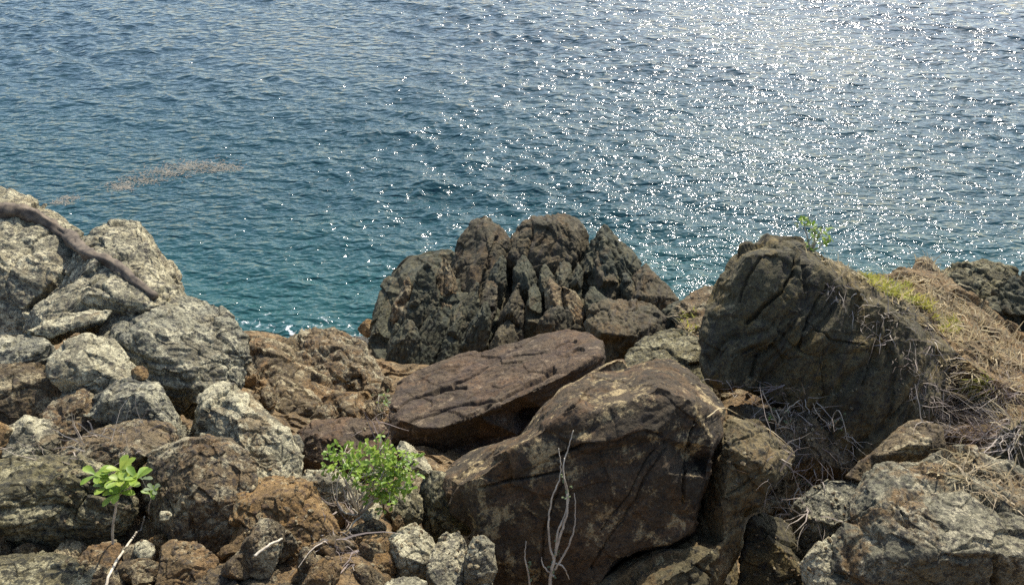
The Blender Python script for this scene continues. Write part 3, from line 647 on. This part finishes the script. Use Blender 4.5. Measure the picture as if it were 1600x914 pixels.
# small stones filling the gaps of the rubble: copies of a few shapes
ground_bvh = BV[0]
protos = [rock('stone', 'small angular brown stone lodged in the rubble between larger rocks', mt, 4.4, [(300 + 34 * math.cos(a) * random.uniform(.8, 1.15), 800 + 26 * math.sin(a) * random.uniform(.8, 1.15)) for a in np.linspace(0, 6.283, 9)[:-1]], tilt=.5, thick=.8, **ROUGH, group='small stones lodged in the rubble') for mt in ('brown', 'tan', 'orange', 'tan')]
cnt = 0; BV[:] = BV[:-4]; first = {0, 1, 2, 3}
for tries in range(900):
    x, y = random.uniform(-10, 660) if tries % 3 else random.uniform(1120, 1400), random.uniform(600, 910)
    h = hit(x, y)
    if not h: continue
    g = ground_bvh.ray_cast(Vector(CAM), (h[0] - Vector(CAM)).normalized())
    if g[0] is None or (g[0] - h[0]).length > .03: continue
    k = cnt % 4; src = protos[k]
    if cnt < 4: c = src
    else: c = src.copy(); C.objects.link(c)
    sc = random.uniform(.35, 1.1); c.location = h[0] + Vector((0, 0, .02)); c.rotation_euler = (random.uniform(0, 6), random.uniform(0, 6), random.uniform(0, 6)); c.scale = (sc, sc * random.uniform(.8, 1.2), sc * random.uniform(.7, 1))
    cnt += 1
    bpy.context.view_layer.update()
    BV.append(BVHTree.FromPolygons([c.matrix_world @ v.co for v in c.data.vertices], [tuple(p.vertices) for p in c.data.polygons]))
    if cnt >= 110: break
print('filler stones', cnt)
# ------------------------------------------------------------------ loose gravel
def gravel():
    zones = [((380,600,720,900), 260), ((90,340,640,905), 300), ((600,760,800,905), 120), ((1110,1340,600,760), 200), ((1180,1330,740,900), 120), ((1380,1590,460,640), 90), ((440,620,620,720), 50)]
    V, F = [], []
    ico = [Vector(q).normalized() for q in ((0,-.53,.85),(.85,0,.53),(.85,0,-.53),(-.85,0,-.53),(-.85,0,.53),(-.53,.85,0),(.53,.85,0),(.53,-.85,0),(-.53,-.85,0),(0,-.53,-.85),(0,.53,-.85),(0,.53,.85))]
    fi = [(1,2,6),(1,7,2),(3,4,5),(4,3,8),(6,5,11),(5,6,10),(9,10,2),(10,9,3),(7,8,9),(8,7,0),(11,0,1),(0,11,4),(6,2,10),(1,6,11),(3,5,10),(5,4,11),(2,7,9),(7,1,0),(3,9,8),(4,8,0)]
    for (x0, x1, y0, y1), n in zones:
        for _ in range(n):
            h = hit(random.uniform(x0, x1), random.uniform(y0, y1))
            if not h or h[1].z < .45: continue
            r_ = .004 + .012 * random.random() ** 3
            q = Matrix.Rotation(random.uniform(0, 6), 3, 'Z') @ Matrix.Diagonal((1.3, .9, .6)); b = len(V)
            for v in ico: V.append(h[0] + Vector((0, 0, r_ * .25)) + (q @ (v * r_ * random.uniform(.75, 1.2))))
            F.extend([tuple(b + i for i in f) for f in fi])
    me = mesh_np('gravel', V, F)
    return tag(link('gravel', me, M['tan']), kind='stuff')
gravel()

# ------------------------------------------------------------------ plants
def tube_pts(V, F, pts, r0, r1, n=6):
    b = len(V); pts = [Vector(p) for p in pts]
    for i, p in enumerate(pts):
        t = (pts[min(i + 1, len(pts) - 1)] - pts[max(i - 1, 0)]).normalized()
        a = t.cross(Vector((.3, .2, .9))).normalized(); c = t.cross(a)
        r_ = r0 + (r1 - r0) * i / (len(pts) - 1)
        for k in range(n):
            th = 2 * math.pi * k / n; V.append(p + (a * math.cos(th) + c * math.sin(th)) * r_)
    for i in range(len(pts) - 1):
        for k in range(n):
            F.append((b + i * n + k, b + i * n + (k + 1) % n, b + (i + 1) * n + (k + 1) % n, b + (i + 1) * n + k))
    F.append(tuple(b + k for k in range(n))[::-1]); F.append(tuple(b + (len(pts) - 1) * n + k for k in range(n)))
def curve(pts, n=5, jit=0):
    pts = [Vector(p) for p in pts]; out = []
    for i in range(len(pts) - 1):
        a, b, c, d = pts[max(i - 1, 0)], pts[i], pts[i + 1], pts[min(i + 2, len(pts) - 1)]
        for j in range(n):
            t = j / n
            out.append(.5 * ((2 * b) + (c - a) * t + (2 * a - 5 * b + 4 * c - d) * t * t + (3 * b - a - 3 * c + d) * t ** 3) + Vector((random.gauss(0, jit), random.gauss(0, jit), random.gauss(0, jit))))
    out.append(pts[-1]); return out
def leaf(V, F, p, d, up, L, W):
    """obovate leaf, folded along its midrib"""
    d = d.normalized(); s = d.cross(up); s = s.normalized() if s.length > .01 else Vector((1, 0, 0)); n = s.cross(d)
    b = len(V); prof = ((0, .06), (.25, .45), (.5, .8), (.72, 1), (.9, .75), (1, .1))
    for t, w_ in prof:
        c = p + d * L * t - n * (.22 * L * t * t)
        V.append(c - s * W * w_ * .5 + n * W * .16 * w_); V.append(c); V.append(c + s * W * w_ * .5 + n * W * .16 * w_)
    for i in range(len(prof) - 1):
        a = b + 3 * i; F.append((a, a + 1, a + 4, a + 3)); F.append((a + 1, a + 2, a + 5, a + 4))
def finish(name, V, F, m, parent, org):
    me = mesh_np(name, [v - org for v in V], F); o = link(name, me, M[m], parent)
    for p in me.polygons: p.use_smooth = True
    return o
def at(px, py, D): return Vector(P(px, py, D))
def rv(s=1): return Vector((random.gauss(0, s), random.gauss(0, s), random.gauss(0, s)))

def seedling(name, label, base, stem_px, clusters, mats, L):
    h = hit(*base); D = (h[0] - Vector(CAM)).dot(Vector(FW)); org = h[0].copy()
    root = empty(name, org); tag(root, label, 'plant'); SV, SF = [], []
    st = [h[0] - Vector((0, 0, .03))] + [at(x, y, D - .04 - .05 * i) for i, (x, y) in enumerate(stem_px)]
    tube_pts(SV, SF, curve(st, 5, .001), .007, .004)
    for gi, (m, cl) in enumerate(clusters):
        LV, LF = [], []
        for (x, y, n) in cl:
            c = at(x, y, D - .1 - random.uniform(0, .06)); tube_pts(SV, SF, curve([st[-1], (st[-1] + c) / 2 + Vector((0, 0, -.01)), c], 3), .003, .002, 5)
            for k in range(n):
                th = k * 2.4 + random.random(); el = random.uniform(-.15, .75)
                d = Vector((math.cos(th) * math.cos(el), math.sin(th) * math.cos(el), math.sin(el) + .15))
                leaf(LV, LF, c, d, Vector((0, 0, 1)), L * random.uniform(.7, 1.15), L * .5 * random.uniform(.8, 1.1))
        finish('leaves', LV, LF, m, root, org)
    finish('stem', SV, SF, 'stem', root, org)
seedling('seedling', 'bright green seedling with large oval leaves on a bare upright stem at left', (174,850), [(176,825),(181,795),(184,775)],
         [('leafnew', [(188,735,6),(176,748,6),(192,752,5)]), ('leaf', [(200,758,7),(168,762,7),(150,742,6),(214,748,5),(186,770,6)])], None, .078)
seedling('seedling', 'small dull green seedling with few leaves beside the white quartz stone', (232,810), [(233,795),(236,778)],
         [('leafgrey', [(240,765,5),(222,748,3)]), ('leaf', [(236,772,4)])], None, .055)

def bush(label, base, blobs, m2, Lf, nleaf, stems, name='leafy_bush'):
    h = hit(*base); D = (h[0] - Vector(CAM)).dot(Vector(FW)); org = h[0].copy()
    root = empty(name, org); tag(root, label, 'bush'); SV, SF = [], []; groups = {m: ([], []) for m in m2}
    for (x, y, r_, dd) in blobs:
        c = at(x, y, D + dd); mid = (org + c) / 2 + rv(.02)
        tube_pts(SV, SF, curve([org - Vector((0, 0, .03)), mid, c], 5, .002), .009, .004)
        for k in range(int(nleaf * (r_ / 30) ** 2)):
            d = rv().normalized(); rad = r_ * D / FPX * random.uniform(.3, 1.35); tip = c + d * rad
            if k % 3 == 0: tube_pts(SV, SF, [c + d * rad * .2, tip], .0025, .0015, 4)
            for q in range(random.choice((2, 3, 4))):
                V_, F_ = groups[random.choices(m2, [3] + [1] * (len(m2) - 1))[0]]
                dd_ = (d * .5 + rv(.55) + Vector((0, 0, .35)))
                leaf(V_, F_, tip + rv(.006), dd_, Vector((0, 0, 1)) + rv(.25), Lf * random.uniform(.6, 1.2), Lf * .5)
    for pts in stems:
        tube_pts(SV, SF, curve([org + rv(.01)] + [at(x, y, D - .08 - .02 * i) for i, (x, y) in enumerate(pts)], 5, .003), .006, .0025)
    for m, (V_, F_) in groups.items(): finish('leaves', V_, F_, m, root, org)
    finish('stems', SV, SF, 'stem', root, org)
bush('leafy bright green bush growing between the pale boulder and the smooth-topped brown rock', (560,800),
     [(535,715,24,-.05),(525,728,16,-.05),(560,720,18,-.05),(590,712,24,-.1),(600,735,30,-.12),(625,725,24,-.1),(610,760,26,-.12),(595,778,16,-.1),(580,745,24,-.1),(635,745,16,-.1)],
     ['leaf', 'leafnew'], .036, 52, [[(548,790),(538,770),(545,745),(552,730)],[(535,800),(525,770),(530,745)],[(560,780),(575,760),(585,740)],[(540,830),(530,850),(528,880)]])
bush('little green sprig standing out against the glitter on top of the very large streaked rock', (1268,392),
     [(1256,352,9,-.05),(1268,356,8,-.05),(1285,362,10,-.05),(1296,370,8,-.04),(1272,380,8,-.03),(1264,392,7,-.02)], ['leaf', 'leafgrey'], .05, 85, [], name='leafy_sprig')
bush('small yellow-green bush in the dip between the tan-brown rock and the red-brown slab', (598,645), [(598,630,12,-.05),(592,618,9,-.02),(605,640,8,-.05)], ['leafgrey', 'leafnew'], .04, 40, [[(600,670),(612,690)],[(590,670),(580,650)]])
bush('sparse grey-green bush in the gully behind the split slab', (1215,665), [(1205,655,14,-.05),(1225,668,12,-.08),(1212,640,12,0)], ['leafgrey', 'leaf'], .035, 18, [[(1200,630),(1190,610)],[(1230,640),(1250,625)]])
bush('sparse yellowish bush deep in the gully below the very large streaked rock', (1300,665), [(1295,660,14,-.05),(1310,655,10,-.05)], ['leafgrey', 'leafnew'], .035, 18, [[(1310,640),(1325,690)],[(1280,650),(1270,630)]])
bush('tiny pale green plant low in the dark hollow left of the blue-grey shaded rock', (1248,765), [(1248,752,9,-.03)], ['leafgrey'], .03, 60, [[(1243,770),(1240,790)],[(1255,780),(1262,800)]])

def twig_thing(name, label, pts, r0, r1, m, cat, off=.012, kids=()):
    W = []
    for p in pts:
        if len(p) > 2: W.append(at(*p)); continue
        h = hit(*p); W.append(h[0] + h[1] * off)
    org = W[0].copy(); V, F = [], []
    tube_pts(V, F, curve(W, 7, .0012), r0, r1, 8); base = W
    for k in kids:
        W2 = [hit(*p)[0] + hit(*p)[1] * off for p in k]; tube_pts(V, F, curve(W2, 6, .002), r0 * .6, r1 * .7, 6)
    me = mesh_np(name, [v - org for v in V], F)
    for p in me.polygons: p.use_smooth = True
    o = link(name, me, M[m]); o.location = org; return tag(o, label, cat)
# bent weathered branch lying over the grey boulders: follow the surface, keep it smooth and knotty
bp = [(-40,330),(0,338),(40,336),(75,352),(110,378),(140,402),(170,412),(205,440),(238,466)]
W = []; last = None
for p in bp:
    h = hit(*p); W.append(h[0] + h[1] * .03 if h else at(*p, 6.0))
cw = curve(W, 8); sm = [Vector(v) for v in cw]
for _ in range(25): sm = [sm[0]] + [(sm[i - 1] + sm[i] * 2 + sm[i + 1]) / 4 for i in range(1, len(sm) - 1)] + [sm[-1]]
V, F = [], []; org = sm[len(sm) // 2].copy()
tube_pts(V, F, sm, .08, .03, 20)
V = [v + (v - sm[min(i // 20, len(sm) - 1)]) * (.5 * mn.noise(v * 4) + .35 * mn.noise(v * 11) + .3 * mn.noise(v * 27) + .11 * math.sin((i % 20) / 20 * 6.283 * 4 + i * .012 + 3 * mn.noise(v * 3)) - .12 * (mn.noise(v * 60) > .25)) for i, v in enumerate(V)]
me = mesh_np('driftwood_branch', [v - org for v in V], F)
for p in me.polygons: p.use_smooth = True
br = link('driftwood_branch', me, M['bark']); br.location = org
tag(br, 'thick bent brown branch draped over the grey boulders at upper left', 'branch')

twig_thing('fallen_twig', 'long pale twig rising in a curve from the bottom edge beside the round yellowish stone', [(168,930),(186,890),(205,850),(225,815),(240,805)], .007, .004, 'stem', 'twig', .05)
twig_thing('fallen_twig', 'thin twig lying on the orange-brown weathered rock', [(398,868),(420,852),(440,840)], .007, .005, 'stem', 'twig', .015)
twig_thing('fallen_twig', 'thin curved twig hanging over the right shoulder of the split olive-brown slab', [(1085,665),(1110,648),(1130,640),(1160,650),(1200,672),(1238,705)], .0035, .003, 'straw', 'twig', .012)
# dead vine: several wavy strands climbing the dark slab from the bottom edge
def vine():
    strands = [[(856,950),(860,905),(866,870),(876,835),(886,800),(885,765),(880,730),(888,700),(896,672)],
               [(866,875),(859,850),(857,815),(862,780),(874,750),(876,725),(873,700)],
               [(868,868),(872,830),(884,800),(888,770),(880,740),(882,715)],
               [(866,890),(885,860),(896,830),(899,800),(897,770)],
               [(830,950),(826,900),(820,870),(822,845)], [(866,900),(850,885),(846,870)], [(868,880),(880,885),(890,905)]]
    V, F = [], []; org = None
    h0 = hit(864, 860); D0 = (h0[0] - Vector(CAM)).dot(Vector(FW)) - .06
    for s in strands:
        W = [at(p[0], p[1], D0 - .0006 * (914 - p[1]) + random.gauss(0, .008)) for p in s]
        org = org or W[0].copy()
        tube_pts(V, F, curve(W, 6, .0015), (.010 if len(s) > 7 else .0065), .002, 6)
    o = empty('dead_vine', org); tag(o, 'pale leafless vine with several wavy strands climbing the big dark slab', 'vine')
    finish('strands', V, F, 'stem', o, org)
    LV, LF = [], []
    for x, y in ((868,862),(864,885),(884,776),(880,745),(872,842),(862,895),(826,900),(824,880),(888,760)):
        for _ in range(4): leaf(LV, LF, at(x, y, D0 - .0006 * (914 - y)) + rv(.008), rv(), Vector((0, 0, 1)), .022, .012)
    finish('buds', LV, LF, 'leafgrey', o, org)['kind'] = 'stuff'
vine()

# dry grass and scrub as ground cover
def blades(name, m, zones, L, W_, lean, kink=.3):
    V, F = [], []
    for poly, n in zones:
        xs = [p[0] for p in poly]; ys = [p[1] for p in poly]; c = 0; tr = 0
        while c < n and tr < n * 12:
            tr += 1; x, y = random.uniform(min(xs), max(xs)), random.uniform(min(ys), max(ys))
            ins = False; j = len(poly) - 1
            for i in range(len(poly)):
                if (ys[i] > y) != (ys[j] > y) and x < (xs[j] - xs[i]) * (y - ys[i]) / (ys[j] - ys[i]) + xs[i]: ins = not ins
                j = i
            if not ins or mn.noise(Vector((x / 22, y / 16, 3 + len(V) * 0))) < random.uniform(-.5, .25): continue
            h = hit(x, y)
            if not h: continue
            c += 1
            d = (h[1] * .7 + Vector(lean) + rv(.45)).normalized(); l = L * random.uniform(.4, 1.3); s = d.cross(rv()).normalized() * W_ * random.uniform(.35, 1.6)
            p = h[0] - h[1] * .01; b = len(V); bend = rv(kink) + Vector((0, 0, -.8))
            for k in range(5):
                t = k / 4; q = p + d * l * t + bend * l * .45 * t * t + (rv(.03) * l if k else Vector()); w_ = s * (1 - t * .8)
                V.append(q - w_); V.append(q + w_)
            for k in range(4): F.append((b + 2 * k, b + 2 * k + 1, b + 2 * k + 3, b + 2 * k + 2))
    me = mesh_np(name, V, F)
    for p in me.polygons: p.use_smooth = True
    return tag(link(name, me, M[m]), kind='stuff')
ridge = [(1330,425),(1400,440),(1470,430),(1530,490),(1600,535),(1600,580),(1500,545),(1430,500),(1380,465)]
blades('dry_grass', 'straw', [(ridge, 800), ([(1470,560),(1600,560),(1600,680),(1480,640)], 420), ([(1440,740),(1500,705),(1600,750),(1600,800),(1500,760)], 160), ([(1060,480),(1095,480),(1100,530),(1065,520)], 60), ([(1410,405),(1470,405),(1480,440),(1420,440)], 60), ([(1220,380),(1330,420),(1330,440),(1260,400)], 40)], .19, .0052, (-.3, 0, .3))
blades('yellow_green_grass', 'yellowgreen', [([(1345,430),(1420,440),(1450,470),(1480,520),(1440,480),(1370,455)], 700), ([(1500,595),(1545,590),(1550,625),(1510,625)], 260), ([(1460,495),(1500,500),(1495,525),(1465,520)], 100), ([(1065,490),(1090,485),(1092,515),(1070,515)], 70)], .11, .006, (-.1, 0, .5))
scrub = [(1290,430),(1370,450),(1450,510),(1520,570),(1600,600),(1600,680),(1480,690),(1430,650),(1400,560),(1340,510),(1290,460)]
blades('dead_scrub', 'dead', [(scrub, 520), ([(1420,600),(1600,600),(1600,700),(1520,700),(1450,660)], 480), ([(1120,590),(1240,600),(1330,660),(1340,740),(1250,750),(1180,660)], 240), ([(500,780),(560,790),(570,880),(520,890)], 60), ([(1180,720),(1290,700),(1290,830),(1200,800)], 90), ([(560,650),(620,640),(620,700),(580,700)], 30), ([(0,690),(230,660),(230,720),(60,730)], 50)], .2, .0038, (-.4, 0, .15), .8)

# ------------------------------------------------------------------ floating weed
def weed(label, poly_c, n):
    V, F = [], []; org = None
    for _ in range(n):
        t = random.random(); i = random.randrange(len(poly_c)); px, py, sx, sy = poly_c[i]
        x, y = random.gauss(px, sx), random.gauss(py, sy)
        d = P(x, y, 1) - CAM; k = -CAM[2] / d[2]; w_ = CAM + d * k
        z = wave(np.array([w_[0]]), np.array([w_[1]]))[0][0]; p = Vector((w_[0], w_[1], z + .004)); org = org or p.copy()
        th = random.uniform(0, 6.28); L = random.uniform(.02, .13); dv = Vector((math.cos(th), math.sin(th), 0)); s = Vector((-dv.y, dv.x, 0)); b = len(V)
        for q in range(4):
            o_ = p + dv * L * q / 3 + s * random.gauss(0, .02) + Vector((0, 0, random.uniform(0, .006))); w2 = (.005, .014, .011, .003)[q]
            V.append(o_ - s * w2); V.append(o_ + s * w2)
        for q in range(3): F.append((b + 2 * q, b + 2 * q + 1, b + 2 * q + 3, b + 2 * q + 2))
    me = mesh_np('seaweed_patch', [v - org for v in V], F); o = link('seaweed_patch', me, M['weed']); o.location = org
    tag(o, label, 'seaweed', kind='stuff')
weed('long streak of orange-brown seaweed floating on the blue water', [(190,292,12,3),(220,282,18,4),(255,272,22,5),(290,260,24,5),(325,258,22,5),(275,268,26,4),(350,262,14,3)], 1300)
weed('small reddish seaweed scrap floating just right of the highest grey boulder', [(110,310,10,2),(95,318,8,2)], 160)
